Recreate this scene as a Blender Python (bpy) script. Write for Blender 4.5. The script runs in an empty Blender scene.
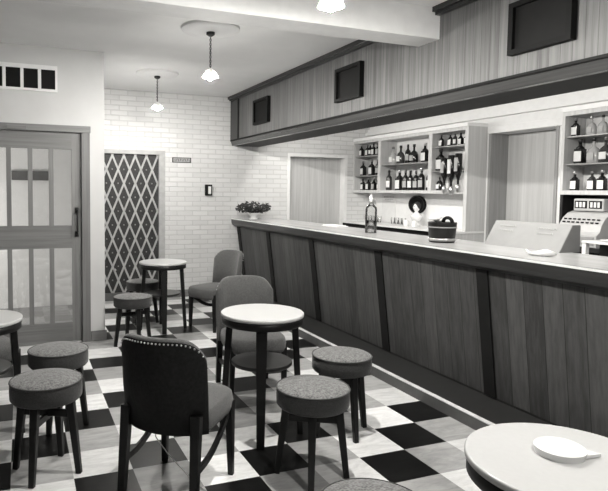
import bpy, bmesh, math, random
from mathutils import Vector, Matrix
random.seed(7)
S = bpy.context.scene
COL = S.collection
PI = math.pi

# ------------------------------------------------------------------ camera
cd = bpy.data.cameras.new('camera')
cam = bpy.data.objects.new('camera', cd)
COL.objects.link(cam)
cd.sensor_fit = 'HORIZONTAL'
cd.sensor_width = 36.0
cd.lens = 572.61 / 608 * 36.0
cd.shift_x = 0.1018
cd.shift_y = -0.0332
cd.clip_start = 0.05
_r = Vector((0.93272514, -0.36045041, 0.00996558))
_u = Vector((0.01236381, 0.05958974, 0.99814638))
_f = Vector((0.36037612, 0.93087301, -0.06003739))
_m = Matrix((_r, _u, -_f)).transposed().to_4x4()
_m.translation = (0, 0, 1.4949)
cam.matrix_world = _m
S.camera = cam

# ------------------------------------------------------------------ world, exposure
W = bpy.data.worlds.new('world')
S.world = W
W.use_nodes = True
W.node_tree.nodes['Background'].inputs[0].default_value = (1.0, 0.985, 0.95, 1)
W.node_tree.nodes['Background'].inputs[1].default_value = 0.03
S.view_settings.view_transform = 'Standard'
S.view_settings.look = 'None'
S.view_settings.gamma = 1.0
S.view_settings.use_curve_mapping = False
S.view_settings.exposure = 0.0
WARM = (1.0, 0.975, 0.92)
BULB = 10500.0
TUBE_W = 31.0
LOBBY_W = 105.0


def lamp(name, kind, loc, power, size=0.05, parent=None, rot=None, size_y=None):
    l = bpy.data.lights.new(name, kind)
    l.energy = power
    l.color = WARM
    if kind == 'POINT':
        l.shadow_soft_size = size
    if kind == 'AREA':
        l.shape = 'RECTANGLE'
        l.size = size
        l.size_y = size_y
    o = bpy.data.objects.new(name, l)
    COL.objects.link(o)
    o.location = loc
    if rot:
        o.rotation_euler = rot
    if parent:
        o.parent = parent
    return o


# ------------------------------------------------------------------ materials
class NT:
    def __init__(s, name):
        s.m = bpy.data.materials.new(name)
        s.m.use_nodes = True
        s.t = s.m.node_tree
        s.b = s.t.nodes['Principled BSDF']

    def n(s, kind, **kw):
        nd = s.t.nodes.new(kind)
        for k, v in kw.items():
            setattr(nd, k, v)
        return nd

    def l(s, a, b):
        s.t.links.new(a, b)

    def math(s, op, a, b=None):
        nd = s.n('ShaderNodeMath', operation=op)
        for i, v in enumerate((a, b)):
            if v is None:
                continue
            if isinstance(v, (int, float)):
                nd.inputs[i].default_value = v
            else:
                s.l(v, nd.inputs[i])
        return nd.outputs[0]


def g(v):
    return (v, v, v, 1)


def plain(name, v, rough=0.5, metal=0.0, var=0.12, scale=14, bump=0.0, spec=0.5, coat=0.0):
    q = NT(name)
    tc = q.n('ShaderNodeTexCoord')
    nz = q.n('ShaderNodeTexNoise')
    nz.inputs['Scale'].default_value = scale
    nz.inputs['Detail'].default_value = 4
    q.l(tc.outputs['Object'], nz.inputs['Vector'])
    r = q.n('ShaderNodeValToRGB')
    r.color_ramp.elements[0].color = g(v * (1 - var))
    r.color_ramp.elements[1].color = g(min(1, v * (1 + var)))
    r.color_ramp.elements[0].position = 0.3
    r.color_ramp.elements[1].position = 0.7
    q.l(nz.outputs['Fac'], r.inputs['Fac'])
    q.l(r.outputs['Color'], q.b.inputs['Base Color'])
    q.b.inputs['Roughness'].default_value = rough
    q.b.inputs['Metallic'].default_value = metal
    q.b.inputs['Specular IOR Level'].default_value = spec
    q.b.inputs['Coat Weight'].default_value = coat
    q.b.inputs['Coat Roughness'].default_value = 0.15
    if bump:
        bp = q.n('ShaderNodeBump')
        bp.inputs['Strength'].default_value = bump
        bp.inputs['Distance'].default_value = 0.01
        q.l(nz.outputs['Fac'], bp.inputs['Height'])
        q.l(bp.outputs['Normal'], q.b.inputs['Normal'])
    return q.m


def wood(name, lo, hi, axis=2, plank=0.0, plank_axis=1, rough=0.45, grain=38, spec=0.4, tone=0.42):
    """grain running along one object axis; optional planks of the given width"""
    q = NT(name)
    tc = q.n('ShaderNodeTexCoord')
    mp = q.n('ShaderNodeMapping')
    sc = [grain, grain, grain]
    sc[axis] = grain * 0.03
    mp.inputs['Scale'].default_value = sc
    q.l(tc.outputs['Object'], mp.inputs['Vector'])
    nz = q.n('ShaderNodeTexNoise')
    nz.inputs['Scale'].default_value = 1.0
    nz.inputs['Detail'].default_value = 6
    nz.inputs['Roughness'].default_value = 0.65
    q.l(mp.outputs['Vector'], nz.inputs['Vector'])
    fac = nz.outputs['Fac']
    sx = q.n('ShaderNodeSeparateXYZ')
    q.l(tc.outputs['Object'], sx.inputs[0])
    seam = None
    if plank:
        c = q.math('DIVIDE', sx.outputs[plank_axis], plank)
        fl = q.math('FLOOR', c)
        wn = q.n('ShaderNodeTexWhiteNoise', noise_dimensions='1D')
        q.l(fl, wn.inputs['W'])
        tn = q.math('MULTIPLY', q.math('SUBTRACT', wn.outputs['Value'], 0.5), tone)
        fac = q.math('ADD', fac, tn)
        fr = q.math('FRACT', c)
        seam = q.math('LESS_THAN', fr, 0.035)
    r = q.n('ShaderNodeValToRGB')
    r.color_ramp.elements[0].position = 0.28
    r.color_ramp.elements[1].position = 0.75
    r.color_ramp.elements[0].color = g(lo)
    r.color_ramp.elements[1].color = g(hi)
    q.l(fac, r.inputs['Fac'])
    out = r.outputs['Color']
    if seam is not None:
        mx = q.n('ShaderNodeMix', data_type='RGBA')
        q.l(seam, mx.inputs['Factor'])
        q.l(out, mx.inputs[6])
        mx.inputs[7].default_value = g(lo * 0.45)
        out = mx.outputs[2]
    q.l(out, q.b.inputs['Base Color'])
    q.b.inputs['Roughness'].default_value = rough
    q.b.inputs['Specular IOR Level'].default_value = spec
    return q.m


def fabric(name, lo, hi, scale=170):
    q = NT(name)
    tc = q.n('ShaderNodeTexCoord')
    v = q.n('ShaderNodeTexVoronoi')
    v.inputs['Scale'].default_value = scale
    q.l(tc.outputs['Object'], v.inputs['Vector'])
    nz = q.n('ShaderNodeTexNoise')
    nz.inputs['Scale'].default_value = scale * 0.35
    nz.inputs['Detail'].default_value = 3
    q.l(tc.outputs['Object'], nz.inputs['Vector'])
    fac = q.math('ADD', q.math('MULTIPLY', v.outputs['Distance'], 0.7), q.math('MULTIPLY', nz.outputs['Fac'], 0.6))
    r = q.n('ShaderNodeValToRGB')
    r.color_ramp.elements[0].position = 0.3
    r.color_ramp.elements[1].position = 0.85
    r.color_ramp.elements[0].color = g(lo)
    r.color_ramp.elements[1].color = g(hi)
    q.l(fac, r.inputs['Fac'])
    q.l(r.outputs['Color'], q.b.inputs['Base Color'])
    q.b.inputs['Roughness'].default_value = 0.95
    q.b.inputs['Specular IOR Level'].default_value = 0.1
    q.b.inputs['Sheen Weight'].default_value = 0.25
    bp = q.n('ShaderNodeBump')
    bp.inputs['Strength'].default_value = 0.5
    bp.inputs['Distance'].default_value = 0.003
    q.l(fac, bp.inputs['Height'])
    q.l(bp.outputs['Normal'], q.b.inputs['Normal'])
    return q.m


def floor_mat():
    q = NT('marbled_tile')
    tc = q.n('ShaderNodeTexCoord')
    sx = q.n('ShaderNodeSeparateXYZ')
    q.l(tc.outputs['Object'], sx.inputs[0])
    T = 0.3048
    i = q.math('FLOOR', q.math('DIVIDE', q.math('SUBTRACT', sx.outputs[0], 2.0687), T))
    j = q.math('FLOOR', q.math('DIVIDE', q.math('SUBTRACT', 3.2975, sx.outputs[1]), T))
    k = q.math('FLOORED_MODULO', q.math('ADD', i, j), 3.0)
    blk = q.math('COMPARE', k, 1.0)
    q.t.nodes[-1].inputs[2].default_value = 0.1
    gry = q.math('COMPARE', k, 2.0)
    q.t.nodes[-1].inputs[2].default_value = 0.1
    cmb = q.n('ShaderNodeCombineXYZ')
    q.l(i, cmb.inputs[0])
    q.l(j, cmb.inputs[1])
    wn = q.n('ShaderNodeTexWhiteNoise', noise_dimensions='3D')
    q.l(cmb.outputs[0], wn.inputs['Vector'])
    # streaky marbling, shifted per tile
    va = q.n('ShaderNodeVectorMath', operation='MULTIPLY_ADD')
    q.l(wn.outputs['Color'], va.inputs[0])
    va.inputs[1].default_value = (7, 7, 7)
    q.l(tc.outputs['Object'], va.inputs[2])
    mp = q.n('ShaderNodeMapping')
    mp.inputs['Scale'].default_value = (5, 16, 1)
    q.l(va.outputs[0], mp.inputs['Vector'])
    nz = q.n('ShaderNodeTexNoise')
    nz.inputs['Scale'].default_value = 1.0
    nz.inputs['Detail'].default_value = 7
    nz.inputs['Roughness'].default_value = 0.7
    nz.inputs['Distortion'].default_value = 0.6
    q.l(mp.outputs['Vector'], nz.inputs['Vector'])

    def ramp(a, b, p0=0.35, p1=0.65):
        r = q.n('ShaderNodeValToRGB')
        r.color_ramp.elements[0].position = p0
        r.color_ramp.elements[1].position = p1
        r.color_ramp.elements[0].color = g(a)
        r.color_ramp.elements[1].color = g(b)
        q.l(nz.outputs['Fac'], r.inputs['Fac'])
        return r.outputs['Color']
    white = ramp(0.60, 0.84, 0.3, 0.6)
    grey = ramp(0.27, 0.44, 0.3, 0.65)
    black = ramp(0.006, 0.011, 0.45, 0.66)
    # pale flecks in the black tiles
    r = q.n('ShaderNodeValToRGB')
    r.color_ramp.elements[0].position = 0.68
    r.color_ramp.elements[1].position = 0.74
    r.color_ramp.elements[0].color = g(0)
    r.color_ramp.elements[1].color = g(0.16)
    q.l(nz.outputs['Fac'], r.inputs['Fac'])
    ad = q.n('ShaderNodeMix', data_type='RGBA', blend_type='ADD')
    ad.inputs['Factor'].default_value = 1
    q.l(black, ad.inputs[6])
    q.l(r.outputs['Color'], ad.inputs[7])
    m1 = q.n('ShaderNodeMix', data_type='RGBA')
    q.l(gry, m1.inputs['Factor'])
    q.l(white, m1.inputs[6])
    q.l(grey, m1.inputs[7])
    m2 = q.n('ShaderNodeMix', data_type='RGBA')
    q.l(blk, m2.inputs['Factor'])
    q.l(m1.outputs[2], m2.inputs[6])
    q.l(ad.outputs[2], m2.inputs[7])
    # tile to tile tone
    tone = q.math('ADD', q.math('MULTIPLY', wn.outputs['Value'], 0.22), 0.89)
    mt = q.n('ShaderNodeVectorMath', operation='SCALE')
    q.l(m2.outputs[2], mt.inputs[0])
    q.l(tone, mt.inputs['Scale'])
    q.l(mt.outputs[0], q.b.inputs['Base Color'])
    q.b.inputs['Roughness'].default_value = 0.28
    q.b.inputs['Specular IOR Level'].default_value = 0.1
    return q.m


def brick_mat(name, v, mortar, axis_x=0):
    q = NT(name)
    tc = q.n('ShaderNodeTexCoord')
    sx = q.n('ShaderNodeSeparateXYZ')
    q.l(tc.outputs['Object'], sx.inputs[0])
    cb = q.n('ShaderNodeCombineXYZ')
    q.l(sx.outputs[axis_x], cb.inputs[0])
    q.l(sx.outputs[2], cb.inputs[1])
    bt = q.n('ShaderNodeTexBrick')
    bt.inputs['Scale'].default_value = 1.0
    bt.inputs['Brick Width'].default_value = 0.225
    bt.inputs['Row Height'].default_value = 0.067
    bt.inputs['Mortar Size'].default_value = 0.007
    bt.inputs['Mortar Smooth'].default_value = 0.4
    bt.inputs['Color1'].default_value = g(v)
    bt.inputs['Color2'].default_value = g(v * 0.9)
    bt.inputs['Mortar'].default_value = g(mortar)
    q.l(cb.outputs[0], bt.inputs['Vector'])
    q.l(bt.outputs['Color'], q.b.inputs['Base Color'])
    nz = q.n('ShaderNodeTexNoise')
    nz.inputs['Scale'].default_value = 40
    q.l(tc.outputs['Object'], nz.inputs['Vector'])
    h = q.math('SUBTRACT', q.math('MULTIPLY', nz.outputs['Fac'], 0.3), bt.outputs['Fac'])
    bp = q.n('ShaderNodeBump')
    bp.inputs['Strength'].default_value = 0.7
    bp.inputs['Distance'].default_value = 0.008
    q.l(h, bp.inputs['Height'])
    q.l(bp.outputs['Normal'], q.b.inputs['Normal'])
    q.b.inputs['Roughness'].default_value = 0.6
    return q.m


def glass_mat(name, alpha=0.85, tint=0.95, rough=0.03):
    q = NT(name)
    tr = q.n('ShaderNodeBsdfTransparent')
    tr.inputs[0].default_value = g(tint)
    gl = q.n('ShaderNodeBsdfGlossy')
    gl.inputs['Color'].default_value = g(0.9)
    gl.inputs['Roughness'].default_value = rough
    mx = q.n('ShaderNodeMixShader')
    fr = q.n('ShaderNodeFresnel')
    fr.inputs[0].default_value = 1.5
    f = q.math('ADD', fr.outputs[0], (1 - alpha) * 0.5)
    q.l(f, mx.inputs[0])
    q.l(tr.outputs[0], mx.inputs[1])
    q.l(gl.outputs[0], mx.inputs[2])
    q.l(mx.outputs[0], q.t.nodes['Material Output'].inputs[0])
    return q.m


def emit_mat(name, strength):
    q = NT(name)
    q.b.inputs['Base Color'].default_value = g(0.8)
    q.b.inputs['Emission Color'].default_value = (*WARM, 1)
    q.b.inputs['Emission Strength'].default_value = strength
    return q.m


M = {}
M['floor'] = floor_mat()
M['plaster'] = plain('painted_plaster', 0.58, 0.8, var=0.03, scale=5, bump=0.06)
M['ceiling'] = plain('ceiling_paint', 0.82, 0.85, var=0.02, scale=4)
M['beam'] = plain('beam_paint', 0.72, 0.8, var=0.03)
M['brick'] = brick_mat('white_painted_brick', 0.70, 0.56)
M['white_paint'] = plain('white_gloss_paint', 0.78, 0.5, var=0.03)
M['canopy_wood'] = wood('canopy_veneer', 0.075, 0.18, 2, 0.075, 1, 0.5, 46, tone=0.2)
M['fascia_wood'] = wood('varnished_fascia', 0.030, 0.065, 1, 0, 1, 0.22, 30, 0.6)
M['soffit_wood'] = wood('shaded_soffit', 0.012, 0.022, 1, 0, 1, 0.6, 30, 0.2)  # shade under the canopy put into the colour, blacker than the fascia board
M['dark_wood'] = wood('dark_stained_wood', 0.010, 0.022, 2, 0, 1, 0.3, 40, 0.45)
M['dark_wood_x'] = wood('dark_stained_rail', 0.016, 0.036, 1, 0, 1, 0.28, 40, 0.5)
M['bar_panel'] = wood('bar_front_veneer', 0.034, 0.088, 2, 0.14, 1, 0.5, 34, tone=0.3)
M['bar_stripe'] = plain('bar_batten_stain', 0.009, 0.6, spec=0.2)
M['bar_top'] = wood('bar_top_laminate', 0.38, 0.52, 1, 0, 1, 0.22, 26, 0.5)
M['bar_edge'] = plain('pale_edging', 0.75, 0.35, var=0.04)
M['step_top'] = plain('black_lino', 0.016, 0.6)
M['step_front'] = plain('step_riser_paint', 0.09, 0.6)
M['shelf_wood'] = wood('pale_oak_veneer', 0.46, 0.62, 2, 0, 1, 0.5, 36)
M['door_wood'] = wood('oak_door', 0.15, 0.25, 2, 0, 1, 0.45, 40)
M['door_wood_h'] = wood('oak_door_rail', 0.15, 0.25, 0, 0, 1, 0.45, 40)
M['pale_door'] = wood('pale_flush_door', 0.42, 0.60, 2, 0, 1, 0.5, 30)
M['architrave'] = wood('architrave_oak', 0.13, 0.22, 2, 0, 1, 0.45, 40)
M['base_wood'] = wood('skirting_oak', 0.13, 0.22, 0, 0, 1, 0.45, 30)
M['glass'] = glass_mat('clear_glass', 0.92, 0.95)
M['bottle_glass_clear'] = glass_mat('clear_bottle_glass', 0.9, 0.95)
M['black'] = plain('black_board', 0.006, 0.6, spec=0.15)
M['black_gloss'] = plain('black_gloss', 0.005, 0.5, spec=0.12)
M['grille_back'] = plain('grille_backing', 0.022, 0.6, var=0.5, scale=30)
M['grille_lath'] = plain('grille_lath', 0.40, 0.4)
M['steel'] = plain('bright_steel', 0.55, 0.3, metal=0.9)
M['dark_metal'] = plain('dark_metal', 0.03, 0.4, metal=0.4)
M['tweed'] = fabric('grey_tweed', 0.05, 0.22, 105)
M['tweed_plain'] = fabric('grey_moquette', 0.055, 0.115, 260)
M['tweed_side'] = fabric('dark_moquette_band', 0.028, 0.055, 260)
M['leather'] = plain('black_leathercloth', 0.012, 0.6, var=0.3, scale=60, bump=0.15, spec=0.2)
M['stud'] = plain('brass_stud', 0.6, 0.3, metal=0.8)
M['leg'] = plain('black_lacquer_leg', 0.008, 0.4, var=0.3, spec=0.3)
M['formica'] = plain('white_formica', 0.50, 0.28, var=0.02, scale=60)
M['opal'] = emit_mat('opal_lamp_glass', BULB)
M['opal_mid'] = emit_mat('older_lamp_glass', BULB * 0.7)
M['opal_dim'] = emit_mat('dim_lamp_glass', BULB * 0.42)
q = NT('frosted_shade_glass')
_tr = q.n('ShaderNodeBsdfTransparent')
_tr.inputs[0].default_value = g(0.9)
_mx = q.n('ShaderNodeMixShader')
_mx.inputs[0].default_value = 0.70
q.b.inputs['Base Color'].default_value = g(0.7)
q.l(_tr.outputs[0], _mx.inputs[1])
q.l(q.b.outputs[0], _mx.inputs[2])
q.l(_mx.outputs[0], q.t.nodes['Material Output'].inputs[0])
M['shade'] = q.m
M['tube'] = emit_mat('fluorescent_tube', 1.0)
M['card'] = plain('pale_card', 0.72, 0.7, var=0.03)
M['ink'] = plain('printed_ink', 0.10, 0.7)
M['faint_ink'] = plain('faint_lettering', 0.5, 0.6)
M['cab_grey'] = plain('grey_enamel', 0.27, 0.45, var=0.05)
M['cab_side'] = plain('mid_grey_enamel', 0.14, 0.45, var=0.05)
M['register'] = plain('register_enamel', 0.46, 0.35, var=0.05)
M['bot_dark'] = plain('dark_bottle_glass', 0.010, 0.12)
M['bot_mid'] = plain('amber_bottle_glass', 0.035, 0.12)
M['bot_pale'] = plain('pale_spirit_bottle', 0.35, 0.12)
M['label'] = plain('paper_label', 0.70, 0.7, var=0.05)
M['label_grey'] = plain('grey_paper_label', 0.38, 0.7, var=0.1)
M['cap'] = plain('bottle_cap', 0.16, 0.4)
M['cap_dark'] = plain('dark_bottle_cap', 0.015, 0.4)
M['porcelain'] = plain('white_porcelain', 0.78, 0.25, var=0.02)
M['ash_dark'] = plain('mid_grey_glaze', 0.30, 0.3)  # even mid grey for the bottle shelf boards
M['leaf'] = plain('dark_leaf', 0.03, 0.6, var=0.5, scale=40)
M['petal'] = plain('pale_petal', 0.6, 0.7)
M['bucket'] = wood('dark_bucket_oak', 0.007, 0.016, 2, 0.03, 1, 0.4, 30)
M['cloth'] = plain('white_bar_cloth', 0.72, 0.9, bump=0.3)
M['lobby'] = plain('lobby_wall_paint', 0.66, 0.85, var=0.03)
M['lobby_floor'] = plain('lobby_lino', 0.22, 0.5)
M['hair'] = plain('dark_hair', 0.02, 0.6)
M['wire'] = plain('pale_wire', 0.75, 0.5)


# ------------------------------------------------------------------ mesh helper
class MB:
    def __init__(s):
        s.bm = bmesh.new()
        s.mats = []
        s.sm = set()

    def _mi(s, m):
        if m is None:
            return 0
        if m not in s.mats:
            s.mats.append(m)
        return s.mats.index(m)

    def box(s, x0, x1, y0, y1, z0, z1, mat=None, bevel=0.0):
        vs = [s.bm.verts.new(p) for p in ((x0, y0, z0), (x1, y0, z0), (x1, y1, z0), (x0, y1, z0),
                                          (x0, y0, z1), (x1, y0, z1), (x1, y1, z1), (x0, y1, z1))]
        fs = [s.bm.faces.new([vs[i] for i in f]) for f in
              ((0, 3, 2, 1), (4, 5, 6, 7), (0, 1, 5, 4), (1, 2, 6, 5), (2, 3, 7, 6), (3, 0, 4, 7))]
        mi = s._mi(mat)
        for f in fs:
            f.material_index = mi
        if bevel:
            es = list({e for f in fs for e in f.edges})
            r = bmesh.ops.bevel(s.bm, geom=es, offset=bevel, segments=2, affect='EDGES', profile=0.5)
            for f in r['faces']:
                f.material_index = mi
        return s

    def hull8(s, bot, top, mat=None):
        """prism between two polygons of equal length"""
        n = len(bot)
        a = [s.bm.verts.new(p) for p in bot]
        b = [s.bm.verts.new(p) for p in top]
        mi = s._mi(mat)
        fs = [s.bm.faces.new(a[::-1]), s.bm.faces.new(b)]
        for i in range(n):
            fs.append(s.bm.faces.new((a[i], a[(i + 1) % n], b[(i + 1) % n], b[i])))
        for f in fs:
            f.material_index = mi
        return s

    def bar(s, p, q, w0, d0, w1=None, d1=None, ref=(0, 0, 1), mat=None, bevel=0.0):
        """rectangular tapered bar from p to q"""
        p, q = Vector(p), Vector(q)
        w1 = w0 if w1 is None else w1
        d1 = d0 if d1 is None else d1
        ax = (q - p).normalized()
        ref = Vector(ref)
        if abs(ax.dot(ref.normalized())) > 0.98:
            ref = Vector((0, 1, 0))
        u = ax.cross(ref).normalized()
        v = u.cross(ax).normalized()
        def ring(c, w, d):
            c8 = 0.22
            pts = []
            for sx, sy in ((1, 1), (-1, 1), (-1, -1), (1, -1)):
                a, b = sx * w / 2, sy * d / 2
                e = min(w, d) * c8 * 0.5
                if sx * sy > 0:
                    pts += [c + u * a + v * (b - sy * e), c + u * (a - sx * e) + v * b]
                else:
                    pts += [c + u * (a - sx * e) + v * b, c + u * a + v * (b - sy * e)]
            return pts
        return s.hull8(ring(p, w0, d0), ring(q, w1, d1), mat)

    def lathe(s, prof, c=(0, 0, 0), seg=32, mat=None, smooth=True, sx=1, sy=1, capt=True, capb=True):
        """profile [(r, z)...] turned round z"""
        mi = s._mi(mat)
        rings = []
        for r, z in prof:
            rings.append([s.bm.verts.new((c[0] + sx * r * math.cos(2 * PI * k / seg), c[1] + sy * r * math.sin(2 * PI * k / seg), c[2] + z)) for k in range(seg)])
        for a, b in zip(rings, rings[1:]):
            for k in range(seg):
                f = s.bm.faces.new((a[k], a[(k + 1) % seg], b[(k + 1) % seg], b[k]))
                f.material_index = mi
                f.smooth = smooth
        if capb:
            f = s.bm.faces.new(rings[0][::-1]); f.material_index = mi
        if capt:
            f = s.bm.faces.new(rings[-1]); f.material_index = mi
        return s

    def tube(s, pts, r, seg=8, mat=None):
        mi = s._mi(mat)
        pts = [Vector(p) for p in pts]
        rings = []
        n = None
        for i, p in enumerate(pts):
            t = (pts[min(i + 1, len(pts) - 1)] - pts[max(i - 1, 0)]).normalized()
            if n is None:
                n = t.orthogonal().normalized()
            n = (n - t * n.dot(t)).normalized()
            b = t.cross(n)
            rr = r[i] if isinstance(r, (list, tuple)) else r
            rings.append([s.bm.verts.new(p + rr * (n * math.cos(2 * PI * k / seg) + b * math.sin(2 * PI * k / seg))) for k in range(seg)])
        for a, b in zip(rings, rings[1:]):
            for k in range(seg):
                f = s.bm.faces.new((a[k], a[(k + 1) % seg], b[(k + 1) % seg], b[k]))
                f.material_index = mi
                f.smooth = True
        for rg in (rings[0][::-1], rings[-1]):
            f = s.bm.faces.new(rg); f.material_index = mi
        return s

    def ball(s, c, r, mat=None, sx=1, sy=1, sz=1, seg=12):
        n0 = len(s.bm.faces)
        mtx = Matrix.Translation(c) @ Matrix.Diagonal((sx, sy, sz, 1))
        bmesh.ops.create_uvsphere(s.bm, u_segments=seg, v_segments=max(6, seg // 2), radius=r, matrix=mtx)
        mi = s._mi(mat)
        s.bm.faces.ensure_lookup_table()
        for f in s.bm.faces[n0:]:
            f.material_index = mi
            f.smooth = True
        return s

    def poly(s, pts, mat=None):
        f = s.bm.faces.new([s.bm.verts.new(p) for p in pts])
        f.material_index = s._mi(mat)
        return s

    def build(s, name, mat=None, parent=None, loc=None, rotz=0.0):
        bmesh.ops.recalc_face_normals(s.bm, faces=s.bm.faces)
        me = bpy.data.meshes.new(name)
        s.bm.to_mesh(me)
        s.bm.free()
        for m in (s.mats or [mat]):
            me.materials.append(m)
        o = bpy.data.objects.new(name, me)
        COL.objects.link(o)
        if parent is not None:
            o.parent = parent
        if loc is not None:
            o.location = loc
        if rotz:
            o.rotation_euler.z = rotz
        return o


def tag(o, label=None, cat=None, group=None, kind=None):
    if label:
        o['label'] = label
    if cat:
        o['category'] = cat
    if group:
        o['group'] = group
    if kind:
        o['kind'] = kind
    return o


def thing(name, label, cat, loc=(0, 0, 0), rotz=0.0, group=None):
    o = bpy.data.objects.new(name, None)
    o.empty_display_size = 0.1
    COL.objects.link(o)
    o.location = loc
    o.rotation_euler.z = rotz
    return tag(o, label, cat, group)


def struct(o, label=None, cat=None):
    o['kind'] = 'structure'
    return tag(o, label, cat)


def dup(root, loc, rotz, label, group=None):
    r = root.copy()
    COL.objects.link(r)
    r.location = loc
    r.rotation_euler = (0, 0, rotz)
    r['label'] = label
    if group:
        r['group'] = group
    for ch in list(root.children):
        c = ch.copy()
        COL.objects.link(c)
        c.parent = r
        for gg in list(ch.children):
            d = gg.copy()
            COL.objects.link(d)
            d.parent = c
    return r


# ------------------------------------------------------------------ shell
CZ = 2.82          # ceiling
YB = 7.75          # brick back wall
YL = 5.74          # wall with the glazed door
XW = 5.14          # wall behind the bar

struct(MB().box(-3.2, 6.2, -1.5, 9.4, -0.06, 0.0).build('floor', M['floor']), 'chequered floor of black, grey and white marbled tiles', 'floor')
struct(MB().box(-3.2, 6.2, -1.5, 9.4, CZ, CZ + 0.08).build('ceiling', M['ceiling']), 'white painted ceiling over bar room', 'ceiling')
# brick back wall with door recess behind the bar (3.755..4.70) and the grille doorway (0.98..1.80)
b = MB()
b.box(0.70, 1.00, YB, YB + 0.20, 0, CZ)
b.box(1.00, 1.80, YB, YB + 0.20, 1.985, CZ)
b.box(1.80, 3.755, YB, YB + 0.20, 0, CZ)
b.box(3.755, 4.70, YB, YB + 0.20, 2.02, CZ)
b.box(4.70, 5.40, YB, YB + 0.20, 0, CZ)
struct(b.build('wall_back', M['brick']), 'white painted brick wall at far end of room', 'wall')
# plaster wall holding the glazed door
DX0, DX1, DZ = -0.66, 0.588, 2.047
b = MB()
b.box(-3.2, DX0, YL, YL + 0.14, 0, CZ)
b.box(DX0, DX1, YL, YL + 0.14, DZ, CZ)
b.box(DX1, 0.77, YL, YL + 0.14, 0, CZ)
struct(b.build('wall_left', M['plaster']), 'plain plaster wall around the glazed oak door', 'wall')
struct(MB().box(0.63, 0.77, YL + 0.14, YB, 0, CZ).build('wall_recess', M['plaster']), 'plaster side wall of recess leading to lattice door', 'wall')
# entrance lobby seen through the glazed door
b = MB()
b.box(-3.2, 0.63, 7.62, 7.72, 0, CZ)
struct(b.build('wall_lobby', M['lobby']), 'pale lobby wall seen through the glazed door', 'wall')
struct(MB().box(-3.2, 0.63, YL + 0.141, 7.62, 0.0, 0.006).build('floor_lobby', M['lobby_floor']), 'plain grey lobby floor behind the glazed door', 'floor')
# wall behind the bar, with doorway 4.33..5.26 wide
b = MB()
b.box(XW, XW + 0.2, 5.26, YB, 0, CZ)
b.box(XW, XW + 0.2, 4.33, 5.26, 2.20, CZ)
b.box(XW, XW + 0.2, -1.5, 4.33, 0, CZ)
struct(b.build('wall_right', M['white_paint']), 'white wall behind the bar', 'wall')
# beam
struct(MB().box(-3.2, 2.835, 3.41, 3.645, 2.60, CZ).build('trim_1', M['beam']), 'white boxed beam crossing the ceiling', 'beam')
# skirtings
struct(MB().box(DX1 + 0.045, 0.785, YL - 0.016, YL, 0, 0.10, bevel=0.004).build('baseboard_left', M['base_wood']), 'oak skirting beside the glazed door', 'skirting')
struct(MB().box(1.86, 2.95, YB - 0.016, YB, 0, 0.10, bevel=0.004).build('baseboard_back', M['base_wood']), 'oak skirting along the brick wall', 'skirting')

# ------------------------------------------------------------------ canopy above the bar
XF = 2.811
struct(MB().box(XF + 0.02, XF + 0.08, -1.5, YB, 2.20, CZ).build('wall_canopy', M['canopy_wood']), 'planked wood panelling above the bar counter', 'panelling')
b = MB()
b.hull8([(XF + 0.022, -1.5, 2.136), (XF + 0.06, -1.5, 2.136), (XF + 0.06, -1.5, 2.2), (XF + 0.004, -1.5, 2.2)],
        [(XF + 0.022, YB, 2.136), (XF + 0.06, YB, 2.136), (XF + 0.06, YB, 2.2), (XF + 0.004, YB, 2.2)])
struct(b.build('trim_2', M['fascia_wood']), 'dark varnished board along bottom of canopy', 'fascia board')
b = MB()
b.box(XF + 0.06, 3.25, -1.5, YB, 2.136, 2.16)
b.box(3.21, 3.25, -1.5, YB, 2.16, 2.25)
struct(b.build('trim_7', M['soffit_wood']), 'canopy underside over the bar, coloured dark for its shade', 'soffit')
struct(MB().box(XF - 0.008, XF + 0.03, -1.5, YB, 2.196, 2.216, bevel=0.003).build('trim_3', M['black']), 'black lip above the varnished canopy board', 'trim')
b = MB()
for y0, y1 in ((-1.5, 3.41), (3.645, YB)):
    b.box(XF - 0.05, XF + 0.03, y0, y1, 2.785, CZ)
    b.box(XF - 0.025, XF + 0.03, y0, y1, 2.765, 2.785)
struct(b.build('trim_4', M['dark_wood_x']), 'dark cornice where panelling meets the ceiling', 'cornice')
struct(MB().box(XF - 0.004, XF + 0.03, YB - 0.28, YB, 2.216, 2.765).build('trim_5', M['dark_wood']), 'dark canopy end trim with its painted shadow at the brick wall', 'trim')  # trim board widened so its dark colour also paints the shadow beside it

# three black speaker panels on the canopy
SPK = [(6.40, 6.866, 'square black speaker panel nearest the brick wall'),
       (4.38, 4.815, 'black speaker panel on the middle of the canopy'),
       (2.305, 2.74, 'black speaker panel nearest the camera, cut by the top edge')]
def speaker(y0, y1, label):
    t = thing('speaker_panel', label, 'speaker', (XF + 0.02, (y0 + y1) / 2, 2.49), group='black speaker panels on the canopy')
    w, h = (y1 - y0) / 2, 0.155
    fr = MB()
    fr.box(-0.045, 0, -w, -w + 0.035, -h, h); fr.box(-0.045, 0, w - 0.035, w, -h, h)
    fr.box(-0.045, 0, -w + 0.035, w - 0.035, h - 0.03, h); fr.box(-0.045, 0, -w + 0.035, w - 0.035, -h, -h + 0.03)
    fr.build('frame', M['black_gloss'], t)
    MB().box(-0.022, 0, -w + 0.035, w - 0.035, -h + 0.03, h - 0.03).build('grille_cloth', M['black'], t)
for a in SPK:
    speaker(*a)

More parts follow.
